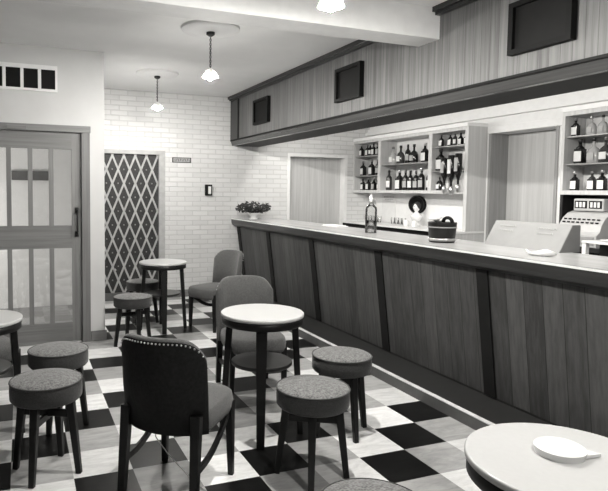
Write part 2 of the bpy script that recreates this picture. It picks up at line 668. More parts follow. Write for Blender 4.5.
# ------------------------------------------------------------------ glazed door
d = thing('door_1', 'glazed oak door with vertical glass panes in plaster wall', 'door', (0, YL, 0))
d['kind'] = 'structure'
b = MB()
b.box(DX1 - 0.035, DX1 + 0.042, -0.022, 0.10, 0, DZ + 0.05)
b.box(DX0 - 0.042, DX0 + 0.035, -0.022, 0.10, 0, DZ + 0.05)
b.build('door_frame', M['architrave'], d)
MB().box(DX0 - 0.05, DX1 + 0.05, -0.03, 0.10, DZ - 0.012, DZ + 0.052, bevel=0.004).build('door_head', M['door_wood_h'], d)
b = MB()
x0, x1 = DX0 + 0.037, DX1 - 0.037
b.box(0.462, x1, 0.012, 0.055, 0.01, DZ - 0.014)
b.box(x0, x0 + 0.09, 0.012, 0.055, 0.01, DZ - 0.014)
mulls = [0.2745, 0.0875, -0.0995, -0.2865, -0.4735]
b2 = MB()
for z0, z1 in ((0.01, 0.20), (0.925, 1.145), (1.875, DZ - 0.014)):
    b2.box(x0 + 0.09, 0.462, 0.012, 0.055, z0, z1)
b.build('stile', M['door_wood'], d)
b2.build('rail', M['door_wood_h'], d)
for z0, z1 in ((0.20, 0.925), (1.145, 1.875)):
    for mx in mulls:
        MB().box(mx - 0.021, mx + 0.021, 0.008, 0.055, z0, z1).build('glazing_bar', M['door_wood'], d)
    edges = [0.462] + mulls + [x0 + 0.09]
    for a, c in zip(edges, edges[1:]):
        hi = a - (0.021 if a in mulls else 0)
        lo = c + (0.021 if c in mulls else 0)
        if hi - lo > 0.02:
            MB().box(lo, hi, 0.030, 0.036, z0, z1).build('glass_pane', M['glass'], d)
b = MB()
b.box(0.492, 0.524, -0.004, 0.012, 1.035, 1.09, bevel=0.003)
b.box(0.492, 0.524, -0.004, 0.012, 1.265, 1.32, bevel=0.003)
b.tube([(0.508, -0.004, 1.06), (0.508, -0.045, 1.065), (0.508, -0.05, 1.09), (0.508, -0.05, 1.26), (0.508, -0.045, 1.29), (0.508, -0.004, 1.295)], 0.010)
b.build('door_handle', M['dark_metal'], d)
b = MB()
b.box(-0.115, 0.06, -0.045, -0.022 + 0.03, DZ - 0.002, DZ + 0.03, bevel=0.004)
b.build('door_closer', M['door_wood_h'], d)
tag(MB().box(-0.10, 0.33, 7.585, 7.62, 1.60, 1.715, bevel=0.004).build('wall_sign', plain('sign_grey', 0.10, 0.6)), 'dark blank sign seen through the glazed door', 'sign')

# vent high on the plaster wall
v = thing('wall_vent', 'white framed vent with dark square openings above glazed door', 'vent', (0, YL, 2.525))
b = MB()
xs = [0.338, 0.318, 0.193, 0.165, 0.040, 0.012, -0.113, -0.141, -0.266, -0.294, -0.42, -0.44]
b.box(xs[-1], xs[0], -0.02, 0, 0.082, 0.12); b.box(xs[-1], xs[0], -0.02, 0, -0.12, -0.098)
for k in range(0, len(xs), 2):
    b.box(xs[k + 1], xs[k], -0.02, 0, -0.098, 0.082)
b.build('frame', M['white_paint'], v)
for k in range(1, len(xs) - 1, 2):
    o = MB().box(xs[k + 1], xs[k], -0.008, 0, -0.098, 0.082)
    o.build('vent_opening', M['black'], v)

# ------------------------------------------------------------------ lattice door in brick wall
d = thing('door_2', 'dark door covered by pale diamond lattice in brick wall', 'door', (0, YB, 0))
d['kind'] = 'structure'
b = MB()
b.box(1.80 - 0.03, 1.855, -0.02, 0.10, 0, 2.03); b.box(0.955, 1.03, -0.02, 0.10, 0, 2.03)
b.box(1.03, 1.77, -0.02, 0.10, 1.975, 2.03)
b.build('door_frame', plain('frame_grey_paint', 0.42, 0.5), d)
MB().box(1.03, 1.77, 0.035, 0.08, 0.0, 1.975).build('door_panel', M['grille_back'], d)
MB().box(1.03, 1.77, -0.012, 0.035, 0.0, 0.10).build('kick_plate', plain('kick_plate_paint', 0.10, 0.5), d)
b = MB()
gx0, gx1, gz0, gz1 = 1.03, 1.77, 0.10, 1.975
cw, ch = 0.153, 0.374
def clip_line(px, pz, dx, dz):
    t0, t1 = -1e9, 1e9
    for p, dd, lo, hi in ((px, dx, gx0, gx1), (pz, dz, gz0, gz1)):
        a, c = (lo - p) / dd, (hi - p) / dd
        if a > c:
            a, c = c, a
        t0, t1 = max(t0, a), min(t1, c)
    return (px + dx * t0, pz + dz * t0, px + dx * t1, pz + dz * t1) if t1 - t0 > 0.03 else None
for k in range(-16, 22):
    for sg in (1, -1):
        r = clip_line(gx1 - 0.012 - cw * k, gz1 - 0.02, sg * cw, ch)
        if r:
            yy = 0.018 if sg > 0 else 0.024
            b.bar((r[0], yy, r[1]), (r[2], yy, r[3]), 0.025, 0.007, ref=(0, 1, 0))
b.build('lattice', M['grille_lath'], d)
b = MB()
for k in range(-1, 7):
    for j in range(0, 14):
        xx = gx1 - 0.012 - cw * (k + (0.5 if j % 2 else 0)); zz = gz1 - 0.02 - ch * 0.5 * (j + 1)
        xx2 = xx
        if gx0 + 0.03 < xx2 < gx1 - 0.03 and gz0 + 0.05 < zz < gz1 - 0.05:
            b.ball((xx2, 0.036, zz), 0.011, sy=0.5, seg=8)
b.build('panel_stud', plain('stud_grey', 0.20, 0.4), d)
b = MB()
b.tube([(1.165, 0.03, 0.42), (1.165, -0.03, 0.42)], 0.008)
b.ball((1.165, -0.04, 0.42), 0.02)
b.build('door_knob', M['steel'], d)

# plain door recessed in the brick wall behind the bar
d = thing('door_3', 'pale flush wooden door in brick wall behind the bar', 'door', (0, YB, 0))
d['kind'] = 'structure'
MB().box(3.755, 4.70, 0.13, 0.17, 0, 2.02).build('door_panel', M['pale_door'], d)
b = MB()
b.box(3.715, 3.757, -0.012, 0.13, 0, 2.06); b.box(4.698, 4.74, -0.012, 0.13, 0, 2.06); b.box(3.757, 4.698, -0.012, 0.13, 2.018, 2.06)
b.build('door_frame', M['white_paint'], d)

# doorway in the wall behind the bar
d = thing('door_4', 'pale flush door recessed between the two bottle shelf units', 'door', (XW, 0, 0))
d['kind'] = 'structure'
MB().box(0.25, 0.29, 4.335, 5.255, 0, 2.20).build('door_panel', M['pale_door'], d)
b = MB()
b.box(-0.012, 0.25, 5.225, 5.262, 0, 2.20); b.box(-0.012, 0.25, 4.328, 4.362, 0, 2.20)
b.build('door_jamb', wood('jamb_oak', 0.22, 0.34, 2, 0, 1, 0.5, 36), d)
MB().box(-0.02, 0.25, 4.28, 5.285, 2.19, 2.27, bevel=0.004).build('door_head', M['white_paint'], d)

# pelmet mouldings above the shelves
b = MB()
b.box(4.84, XW, 5.30, YB, 2.275, 2.315); b.box(4.84, XW, -1.5, 4.06, 2.275, 2.315)
b.box(5.06, XW, -1.5, YB, 2.37, 2.42)
b.box(5.10, XW, -1.5, YB, 2.42, 2.47)
struct(b.build('trim_6', M['white_paint']), 'white moulding running above the bottle shelves', 'moulding')

# small plate and bell box on the brick wall
t = thing('wall_plate', 'small dark edged lettered plate on the brick wall beside lattice door', 'sign', (2.09, YB, 1.912))
MB().box(-0.135, 0.135, -0.012, 0, -0.036, 0.036, bevel=0.003).build('plate_frame', M['dark_metal'], t)
MB().box(-0.12, 0.12, -0.014, -0.012, -0.026, 0.026).build('plate', M['label_grey'], t)
b = MB()
for k in range(9):
    xx = -0.10 + k * 0.025
    b.box(xx, xx + 0.006, -0.017, -0.014, -0.016, 0.016)
    if k % 2:
        b.box(xx, xx + 0.016, -0.017, -0.014, 0.010, 0.016)
    else:
        b.box(xx, xx + 0.014, -0.017, -0.014, -0.016, -0.010)
b.build('lettering', M['dark_metal'], t)
t = thing('bell_box', 'small black box with white face on the brick wall', 'bell', (2.477, YB, 1.502))
MB().box(-0.05, 0.05, -0.05, 0, -0.078, 0.078, bevel=0.008).build('casing', M['black'], t)
MB().box(-0.012, 0.03, -0.054, -0.05, -0.055, 0.05, bevel=0.001).build('face', M['label'], t)

# ------------------------------------------------------------------ pendant lamps
def pendant(y, label, bulb, x=1.465):
    t = thing('pendant_lamp', label, 'lamp', (x, y, CZ), group='pendant lamps on chains')
    MB().lathe([(0.24, -0.012), (0.235, -0.02), (0.15, -0.022), (0.12, -0.03), (0.03, -0.036)], seg=48, capt=False).lathe([(0.24, 0.0), (0.24, -0.012)], seg=48, capt=False, capb=False).build('ceiling_rose', M['ceiling'], t)
    MB().lathe([(0.035, -0.036), (0.035, -0.055), (0.012, -0.07)], seg=20).build('canopy_cup', M['dark_metal'], t)
    b = MB()
    n = 15
    for k in range(n):
        zc = -0.072 - (k + 0.5) * 0.255 / n
        pts = []
        for a in range(9):
            an = 2 * PI * a / 8
            dx, dz = 0.0075 * math.cos(an), 0.0125 * math.sin(an)
            pts.append((dx if k % 2 else 0, 0 if k % 2 else dx, zc + dz))
        b.tube(pts, 0.0028, 5)
    b.build('chain', M['dark_metal'], t)
    MB().lathe([(0.010, -0.325), (0.016, -0.333), (0.018, -0.385)], seg=20).build('lamp_holder', M['white_paint'], t)
    MB().lathe([(0.019, -0.335), (0.030, -0.342), (0.054, -0.372), (0.067, -0.398), (0.064, -0.398), (0.051, -0.374), (0.028, -0.345), (0.018, -0.339)], seg=36, capt=False, capb=False).build('lamp_shade', M['shade'], t)
    MB().ball((0, 0, -0.402), 0.020, seg=16).build('bulb', bulb, t)
    return t
pendant(6.496, 'furthest pendant lamp, hanging nearest the brick wall', M['opal_dim'])
pendant(4.54, 'chain pendant lamp hanging just beyond the ceiling beam', M['opal_mid'])
pendant(2.58, 'nearest pendant lamp, cut by the top edge of view', M['opal'])
pendant(0.62, 'pendant lamp hanging behind the viewpoint', M['opal_mid'])

# ------------------------------------------------------------------ strip lights behind the canopy
for k, (y0, y1) in enumerate(((1.6, 3.3), (3.5, 5.2), (5.6, 7.3))):
    t = thing('strip_light', ['fluorescent strip behind the canopy, nearest the viewpoint', 'fluorescent strip behind the middle of the canopy', 'fluorescent strip behind the canopy nearest the brick wall'][k], 'lamp', (3.30, (y0 + y1) / 2, 2.30), group='strip lights behind the canopy')
    h = (y1 - y0) / 2
    MB().box(-0.05, -0.02, -h, h, -0.03, 0.05).build('fitting', M['white_paint'], t)
    MB().tube([(0.01, -h + 0.03, 0), (0.01, h - 0.03, 0)], 0.016, 10).build('tube', M['tube'], t)
    lamp('strip_glow', 'AREA', (0.03, 0, 0), TUBE_W, 0.05, t, (0, -PI / 2 + 0.75, 0), 2 * h - 0.1)
lamp('lobby_light', 'POINT', (-1.5, 6.7, 1.0), LOBBY_W, 0.12)

# ------------------------------------------------------------------ bar counter
BC = thing('bar_counter', 'long bar counter with leaning planked wood front and pale top', 'bar counter', (0, 0, 0))
ZC = 1.096
BY0 = -1.2
MB().box(2.85, 3.52, BY0, YB - 0.002, ZC - 0.035, ZC, bevel=0.002).build('counter_top', M['bar_top'], BC)
b = MB()
b.box(2.827, 2.85, BY0, YB - 0.002, ZC - 0.009, ZC + 0.001)
b.build('edge_strip', M['bar_edge'], BC)
MB().box(2.866, 2.874, BY0, YB - 0.002, ZC - 0.002, ZC + 0.0008).build('inlay_line', M['dark_wood_x'], BC)
b = MB()
ap = [(2.90, 0.985), (2.94, 0.985), (2.94, ZC - 0.035), (2.85, ZC - 0.035), (2.85, ZC - 0.009), (2.832, ZC - 0.009), (2.834, 1.035), (2.845, 1.01), (2.885, 0.985)]
b.hull8([(x, BY0, z) for x, z in ap], [(x, YB - 0.002, z) for x, z in ap])
b.build('apron', M['dark_wood_x'], BC)
STR = [7.62, 6.583, 5.433, 4.199, 2.993, 1.80, 0.60, -0.60]
def front_x(z):
    return 2.90 + (0.985 - z) / (0.985 - 0.10) * 0.115
for a, c in zip([YB - 0.004] + STR, STR + [BY0]):
    if a - c < 0.15:
        continue
    o = MB().hull8([(front_x(0.10), c, 0.10), (front_x(0.10) + 0.03, c, 0.10), (front_x(0.985) + 0.03, c, 0.985), (front_x(0.985), c, 0.985)],
                   [(front_x(0.10), a, 0.10), (front_x(0.10) + 0.03, a, 0.10), (front_x(0.985) + 0.03, a, 0.985), (front_x(0.985), a, 0.985)])
    o.build('front_panel', M['bar_panel'], BC)
for y in STR:
    b = MB()
    b.hull8([(front_x(0.10) - 0.012, y - 0.05, 0.10), (front_x(0.10) - 0.0005, y - 0.05, 0.10), (front_x(0.985) - 0.0005, y - 0.05, 0.985), (front_x(0.985) - 0.012, y - 0.05, 0.985)],
            [(front_x(0.10) - 0.012, y + 0.05, 0.10), (front_x(0.10) - 0.0005, y + 0.05, 0.10), (front_x(0.985) - 0.0005, y + 0.05, 0.985), (front_x(0.985) - 0.012, y + 0.05, 0.985)])
    b.build('batten', M['bar_stripe'], BC)
MB().box(2.69, 3.10, BY0, YB - 0.02, 0.0, 0.084).build('foot_step', M['step_top'], BC)
MB().box(2.662, 2.69, BY0, YB - 0.02, 0.0, 0.078).build('step_riser', M['step_front'], BC)
MB().box(2.658, 2.692, BY0, YB - 0.02, 0.078, 0.087, bevel=0.002).build('step_nosing', plain('pale_nosing', 0.75, 0.4), BC)
MB().box(3.02, 3.44, BY0, YB - 0.004, 0.0, ZC - 0.035).build('carcase', M['dark_wood'], BC)

# back bar counter
bb = thing('back_bar', 'pale topped back counter below the bottle shelves', 'counter', (4.65, 5.31, 0))
MB().box(-0.004, 0.488, -0.022, YB - 5.31 - 0.002, 1.02, 1.045, bevel=0.003).build('counter_top', M['bar_edge'], bb)
MB().box(0.03, 0.488, 0.002, YB - 5.31 - 0.002, 0, 1.02).build('cupboard_front', M['black'], bb)
MB().box(0.0, 0.488, -0.014, 0.002, 0, 1.02).build('end_panel', M['shelf_wood'], bb)
bb = thing('back_bar', 'dark back counter under the cash register', 'counter', (4.65, 2.3, 0))
MB().box(0, 0.488, 0, 1.74, 0.985, 1.03, bevel=0.003).build('counter_top', M['dark_wood_x'], bb)
MB().box(0.03, 0.488, 0, 1.74, 0, 0.985).build('cupboard_front', M['black'], bb)

# ------------------------------------------------------------------ bottle shelf units
XS, XBK = 4.853, 5.13
su = thing('bottle_shelf_unit', 'pale wooden three bay bottle shelf unit at far end of bar', 'shelf unit', (0, 0, 0))
b = MB()
b.box(XS, XBK, 5.345, YB - 0.004, 1.485, 1.525); b.box(XS + 0.002, XBK, 5.345, YB - 0.004, 2.235, 2.275)
b.box(XS, XBK, YB - 0.03, YB - 0.004, 1.525, 2.235)
b.build('carcase', M['shelf_wood'], su)
MB().box(XBK, XW - 0.001, 5.345, YB - 0.004, 1.485, 2.275).build('back_panel', M['card'], su)
MB().box(XS - 0.002, XBK, 5.292, 5.345, 1.046, 2.275).build('end_panel', M['shelf_wood'], su)
for y in (7.06, 5.955):
    MB().box(XS, XBK, y - 0.033, y + 0.033, 1.525, 2.235).build('divider', M['shelf_wood'], su)
for y0, y1, zs in ((7.093, YB - 0.03, (1.748, 2.045)), (5.988, 7.027, (1.895,)), (5.345, 5.922, (2.072,)), (5.775, 5.922, (1.772,))):
    for z in zs:
        MB().box(XS + 0.02, XBK, y0, y1, z - 0.014, z - 0.002).build('shelf', M['ash_dark'], su)
su = thing('bottle_shelf_unit', 'pale wooden bottle shelf unit above the cash register', 'shelf unit', (0, 0, 0))
b = MB()
b.box(XS, XBK, 2.7, 4.06, 1.49, 1.53); b.box(XS + 0.002, XBK, 2.7, 4.06, 2.235, 2.275)
b.box(XS, XBK, 4.03, 4.06, 1.53, 2.235)
b.build('carcase', M['shelf_wood'], su)
MB().box(XS + 0.01, XBK, 4.03, 4.06, 1.031, 1.49).build('niche_side', M['dark_wood'], su)
MB().box(XBK, XW - 0.001, 2.7, 4.06, 1.49, 2.275).build('back_panel', M['card'], su)
MB().box(XBK, XW - 0.001, 2.7, 4.06, 1.03, 1.49).build('niche_back', M['dark_wood'], su)
for z in (1.785, 2.045):
    MB().box(XS + 0.02, XBK, 2.7, 4.03, z - 0.014, z - 0.002).build('shelf', M['ash_dark'], su)

# ------------------------------------------------------------------ bottles
ORD = ['leftmost', 'second from left', 'third from left', 'fourth from left', 'fifth from left', 'sixth from left', 'seventh from left', 'eighth from left']
def bottle(kind, x, y, z, h, body, lab, capm, label, group, rz=0.0):
    t = thing('spirit_bottle', label, 'bottle', (x, y, z), PI + rz, group)
    if kind == 'square':
        w, dd = h * 0.19, h * 0.15
        m = MB().box(-dd, dd, -w, w, 0, h * 0.60, bevel=h * 0.03)
        m.lathe([(w * 0.93, h * 0.58), (w * 0.80, h * 0.66), (w * 0.42, h * 0.72), (w * 0.34, h * 0.75), (w * 0.34, h * 0.90)], seg=14)
        m.build('body', body, t)
        MB().box(dd - 0.001, dd + 0.0015, -w * 0.86, w * 0.86, h * 0.08, h * 0.50).build('paper_label', lab, t)
        cr = w * 0.42
    elif kind == 'flask':
        w = h * 0.26
        m = MB().lathe([(w, 0), (w * 1.05, h * 0.05), (w * 1.05, h * 0.42), (w * 0.8, h * 0.56), (w * 0.3, h * 0.66), (w * 0.25, h * 0.70), (w * 0.25, h * 0.9)], seg=18, sx=0.7)
        m.build('body', body, t)
        MB().box(w * 0.70, w * 0.74 + 0.003, -w * 0.55, w * 0.55, h * 0.12, h * 0.40).build('paper_label', lab, t)
        cr = w * 0.3
    else:
        w = h * 0.15
        m = MB().lathe([(w * 0.94, 0), (w, h * 0.02), (w, h * 0.58), (w * 0.88, h * 0.65), (w * 0.42, h * 0.74), (w * 0.36, h * 0.78), (w * 0.36, h * 0.92)], seg=18)
        m.build('body', body, t)
        lb = MB()
        n = 8
        for k in range(n):
            a0, a1 = -1.1 + 2.2 * k / n, -1.1 + 2.2 * (k + 1) / n
            rr = w + 0.0012
            lb.poly([(rr * math.cos(a0), rr * math.sin(a0), h * 0.14), (rr * math.cos(a1), rr * math.sin(a1), h * 0.14), (rr * math.cos(a1), rr * math.sin(a1), h * 0.46), (rr * math.cos(a0), rr * math.sin(a0), h * 0.46)])
        lb.build('paper_label', lab, t)
        cr = w * 0.42
    MB().lathe([(cr, h * 0.86), (cr, h * 0.985), (cr * 0.9, h)], seg=12).build('cap', capm, t)
    return t

XB = 4.945
D, A_, Pm = M['bot_dark'], M['bot_mid'], M['bot_pale']
L, LG = M['label'], M['label_grey']
rows = [
 ('top shelf of the farthest bay', 2.045, 0.185, [(7.66, 'square', D, L), (7.52, 'square', D, L), (7.42, 'round', D, L), (7.33, 'square', D, L), (7.22, 'square', D, LG)]),
 ('middle shelf of the farthest bay', 1.748, 0.235, [(7.62, 'square', D, L), (7.39, 'square', D, L), (7.23, 'round', D, LG)]),
 ('bottom shelf of the farthest bay', 1.525, 0.19, [(7.63, 'square', D, L), (7.47, 'square', D, L), (7.33, 'square', D, LG), (7.20, 'round', D, L)]),
 ('upper shelf of the middle bay', 1.895, 0.255, [(6.86, 'flask', Pm, L), (6.69, 'flask', A_, L), (6.525, 'round', D, LG), (6.41, 'flask', D, LG), (6.18, 'square', D, L)]),
 ('lower shelf of the middle bay', 1.525, 0.285, [(6.93, 'round', A_, L), (6.71, 'square', D, L), (6.57, 'round', D, LG), (6.455, 'round', D, L), (6.34, 'round', D, LG), (6.215, 'round', D, LG), (6.08, 'round', D, L)]),
 ('top shelf of the third bay', 2.072, 0.155, [(5.86, 'square', D, L), (5.70, 'square', D, L), (5.62, 'round', A_, L), (5.53, 'square', D, L), (5.43, 'square', D, L)]),
 ('bottom shelf of the third bay', 1.525, 0.20, [(5.87, 'flask', D, L), (5.73, 'round', Pm, L)]),
 ('top shelf of the unit above the register', 2.045, 0.18, [(3.985, 'square', D, L), (3.825, 'flask', Pm, LG), (3.715, 'flask', Pm, LG), (3.60, 'square', A_, L), (3.45, 'square', D, L)]),
 ('middle shelf of the unit above the register', 1.785, 0.225, [(3.93, 'square', D, L), (3.80, 'flask', Pm, LG), (3.672, 'flask', A_, L), (3.545, 'flask', D, L), (3.42, 'square', D, L)]),
 ('bottom shelf of the unit above the register', 1.53, 0.185, [(3.97, 'square', D, L), (3.80, 'square', A_, L), (3.70, 'square', D, L), (3.59, 'flask', D, LG), (3.46, 'square', D, L)]),
]
KD = {'square': 'square', 'flask': 'squat', 'round': 'round'}
for place, z, h, lst in rows:
    for k, (y, kind, bm_, lm_) in enumerate(lst):
        hh = h * random.uniform(0.93, 1.03)
        tone = 'dark' if bm_ is D else ('amber-toned' if bm_ is A_ else 'pale')
        bottle(kind, XB + random.uniform(-0.01, 0.015), y, z + 0.001, hh, bm_, lm_, random.choice([M['cap'], M['cap_dark'], M['steel']]),
               '%s %s bottle, %s on %s' % (tone, KD[kind], ORD[k], place), 'bottles on the back bar shelves')
bottle('square', XB, 5.862, 1.773, 0.275, D, L, M['cap_dark'], 'tall dark square bottle with white label beside upturned bottles', 'bottles on the back bar shelves')

# upturned bottles on measures, in the third bay
for k, (y, z, h, lm_) in enumerate(((5.635, 1.585, 0.33, LG), (5.515, 1.575, 0.37, L), (5.40, 1.60, 0.36, LG))):
    t = thing('optic_bottle', ['left upturned bottle on a measure, third shelf bay', 'middle upturned bottle with big white label, third shelf bay', 'right upturned bottle on a measure, third shelf bay'][k], 'bottle', (4.815, y, z), PI, 'upturned bottles on measures')
    w = 0.042
    MB().lathe([(w * 0.3, 0.0), (w * 0.34, 0.05), (w * 0.5, 0.08), (w * 0.95, 0.125), (w, 0.15), (w, h - 0.01), (w * 0.9, h)], seg=18).build('body', D, t)
    MB().box(w * 0.9, w + 0.002, -w * 0.62, w * 0.62, 0.15, h - 0.05).build('paper_label', lm_, t)
    MB().lathe([(0.010, -0.10), (0.016, -0.085), (0.024, -0.075), (0.026, -0.03), (0.018, -0.012), (0.013, 0.0)], seg=14).box(0.02, 0.035, -0.006, 0.006, -0.06, -0.05).build('measure', M['steel'], t)
    MB().box(-0.314, -w, -0.012, 0.012, 0.17, 0.185).build('bracket', M['steel'], t)

# ------------------------------------------------------------------ back counter bits
for k in range(5):
    y = 7.60 - 0.085 * k
    t = tag(MB().lathe([(0.024, 0), (0.031, 0.095)], seg=16, capt=False).build('drinking_glass', M['bottle_glass_clear'], None, (5.02, y, 1.045)),
            'small clear tumbler, %s of row under the farthest shelf bay' % ORD[k], 'glass', 'tumblers on the back counter')
for k in range(4):
    y = 6.93 - 0.085 * k
    tag(MB().lathe([(0.024, 0), (0.030, 0.09)], seg=16, capt=False).build('drinking_glass', M['bottle_glass_clear'], None, (5.02, y, 1.045)),
        'small clear tumbler, %s of row beside the oval plaque' % ORD[k], 'glass', 'tumblers on the back counter')
t = thing('notice_card', 'pale notice card with heading on wall behind back counter', 'notice', (5.132, 7.20, 1.262))
MB().box(0, 0.006, -0.17, 0.17, -0.212, 0.212).build('card', M['card'], t)
b = MB()
for k in range(7):
    b.box(-0.002, 0.0, -0.13 + k * 0.037, -0.13 + k * 0.037 + 0.025, 0.155, 0.172)
for k in range(5):
    b.box(-0.002, 0.0, -0.10 + k * 0.041, -0.10 + k * 0.041 + 0.028, 0.12, 0.13)
b.build('printed_lines', M['label_grey'], t)
t = thing('oval_plaque', 'dark oval plaque on the wall behind the white bust', 'plaque', (5.105, 6.52, 1.205))
pts = []
for k in range(33):
    a = 2 * PI * k / 32
    pts.append((0.175 * math.cos(a), 0.125 + 0.125 * math.sin(a)))
b = MB()
b.hull8([(0.0, p, q) for p, q in pts[:-1]], [(0.03, p, q) for p, q in pts[:-1]])
b.build('panel', M['black'], t)
MB().tube([(-0.002, 0.163 * math.cos(2 * PI * k / 32), 0.125 + 0.113 * math.sin(2 * PI * k / 32)) for k in range(33)], 0.006, 6).build('rim', M['dark_metal'], t)
t = thing('bust_figurine', 'small white female bust with dark hair before dark plaque', 'figurine', (5.0, 6.38, 1.0455), PI)
MB().lathe([(0.05, 0), (0.052, 0.015), (0.03, 0.03), (0.028, 0.05)], seg=20).lathe([(0.028, 0.05), (0.075, 0.08), (0.10, 0.12), (0.092, 0.15), (0.045, 0.175), (0.028, 0.185), (0.026, 0.205)], seg=24, sx=0.62).build('torso', M['porcelain'], t)
b = MB().ball((0.0, 0, 0.25), 0.05, sz=1.22, sy=0.84, sx=0.9, seg=18)
b.ball((0.047, 0, 0.247), 0.008, sz=1.5, seg=8)
b.build('head', M['porcelain'], t)
b = MB().box(0.043, 0.046, -0.022, -0.010, 0.260, 0.266).box(0.043, 0.046, 0.010, 0.022, 0.260, 0.266).box(0.042, 0.045, -0.010, 0.010, 0.224, 0.228)
b.build('features', M['hair'], t)
MB().ball((-0.012, 0, 0.268), 0.054, sz=1.12, sy=0.92, sx=0.85, seg=18).build('hair', M['hair'], t)
for k in range(2):
    tag(MB().lathe([(0.03, 0), (0.034, 0.01), (0.036, 0.07), (0.02, 0.085), (0.008, 0.09)], seg=16).build('white_jar', M['porcelain'], None, (4.80, 6.33 - k * 0.17, 1.045)),
        ['white china pot in front of the dark plaque', 'white china pot right of the dark plaque', 'white china pot left of the ice bucket rim'][k] , 'pot', 'white china pots on the back counter')

# ------------------------------------------------------------------ cash register
t = thing('cash_register', 'rounded grey cash register under the right bottle shelves', 'cash register', (4.72, 3.74, 1.03), PI)
def prism_y(m, prof, y0, y1, mat=None):
    m.hull8([(px, y0, pz) for px, pz in prof], [(px, y1, pz) for px, pz in prof], mat)
    return m
# local +x faces the room
cx = []
prof = [(-0.36, 0), (0.04, 0), (0.04, 0.10), (0.0, 0.13), (-0.02, 0.19), (-0.06, 0.245), (-0.12, 0.29), (-0.19, 0.31), (-0.36, 0.31)]
prism_y(MB(), prof, -0.21, 0.21).build('body', M['register'], t)
MB().box(-0.30, -0.14, -0.17, 0.13, 0.31, 0.425, bevel=0.012).build('display_housing', M['register'], t)
for y0, y1 in ((-0.155, -0.03), (-0.01, 0.115)):
    o = MB().box(-0.142, -0.137, y0, y1, 0.335, 0.405).build('display_window', M['black_gloss'], t)
    b = MB()
    for k in range(3):
        yy = y0 + 0.015 + k * 0.035
        b.box(-0.137, -0.134, yy, yy + 0.022, 0.345, 0.393)
    b.build('number_tab', M['label'], o)
for r_ in range(2):
    for k in range(8):
        yy = -0.17 + k * 0.047
        MB().box(-0.055 + r_ * 0.02, -0.040 + r_ * 0.02, yy - 0.011, yy + 0.011, 0.232 - r_ * 0.028, 0.244 - r_ * 0.028).build('key', M['black'], t)
MB().box(0.04, 0.048, -0.19, 0.19, 0.015, 0.09, bevel=0.003).build('cash_drawer', M['cab_grey'], t)

# pale serving ledge behind the bar
t = thing('serving_ledge', 'pale topped open stand behind bar below the cash register', 'stand', (4.36, 3.07, 0))
MB().box(0, 0.27, -0.6, 0.35, 1.09, 1.11, bevel=0.004).build('top', M['bar_edge'], t)
MB().box(0.01, 0.05, 0.315, 0.35, 0, 1.09).build('post', M['bar_edge'], t)
MB().box(0.22, 0.26, -0.6, 0.35, 0, 1.09).build('back', M['dark_wood'], t)
tag(MB().lathe([(0.05, 0), (0.085, 0.012), (0.088, 0.018), (0.08, 0.018), (0.05, 0.006)], seg=28).build('saucer', M['porcelain'], None, (4.46, 3.22, 1.11)), 'small pale saucer on the stand below the register', 'saucer')

# slanted cabinet on the counter
t = thing('display_cabinet', 'pale wedge shaped cabinet with slanted front on bar counter', 'cabinet', (3.40, 3.165, ZC))
y0, y1 = -0.34, 0.335
prof = [(0.0, 0.0), (0.19, 0.0), (0.19, 0.187), (0.115, 0.187)]
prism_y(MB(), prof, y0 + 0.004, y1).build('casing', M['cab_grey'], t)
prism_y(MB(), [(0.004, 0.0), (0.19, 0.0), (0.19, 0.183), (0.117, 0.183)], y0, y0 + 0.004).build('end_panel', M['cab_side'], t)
def on_slant(y, s_):        # point on the slanted front, s_ from 0 at foot to 1 at top
    return Vector((0.115 * s_ - 0.0012, y, 0.187 * s_ + 0.0008))
for cy, sw in ((0.19, 0.16), (-0.16, 0.17)):
    b = MB()
    for row, (s_, w_) in enumerate(((0.80, 1.0), (0.62, 0.85))):
        n = 9
        pts = [on_slant(cy + sw * w_ * (0.5 - k / (n * 3)), s_ + 0.045 * math.sin(k * 1.9)) for k in range(n * 3)]
        b.tube(pts, 0.0022, 4)
    b.build('script_lettering', M['faint_ink'], t)

# ------------------------------------------------------------------ things on the counter
t = thing('soda_siphon', 'tall clear glass soda siphon standing on the bar counter', 'siphon', (3.20, 4.77, ZC))
MB().lathe([(0.052, 0), (0.056, 0.006), (0.056, 0.235), (0.051, 0.252), (0.034, 0.268), (0.026, 0.278), (0.024, 0.29)], seg=28, capt=False).build('bottle', M['bottle_glass_clear'], t)
MB().lathe([(0.051, 0.006), (0.051, 0.125)], seg=28, capb=False).build('water', glass_mat('soda_water', 0.9, 0.88), t)
MB().lathe([(0.026, 0.285), (0.030, 0.29), (0.030, 0.31), (0.022, 0.325), (0.024, 0.345), (0.014, 0.36), (0.014, 0.375), (0.008, 0.38)], seg=16).build('siphon_head', M['steel'], t)
b = MB().tube([(0.0, -0.018, 0.335), (0.0, -0.05, 0.337), (0.0, -0.066, 0.315), (0.0, -0.07, 0.28)], 0.006, 8)
b.build('spout', M['steel'], t)
MB().tube([(0.0, 0.01, 0.35), (0.0, 0.035, 0.345), (0.0, 0.055, 0.31)], 0.005, 8).build('lever', M['steel'], t)

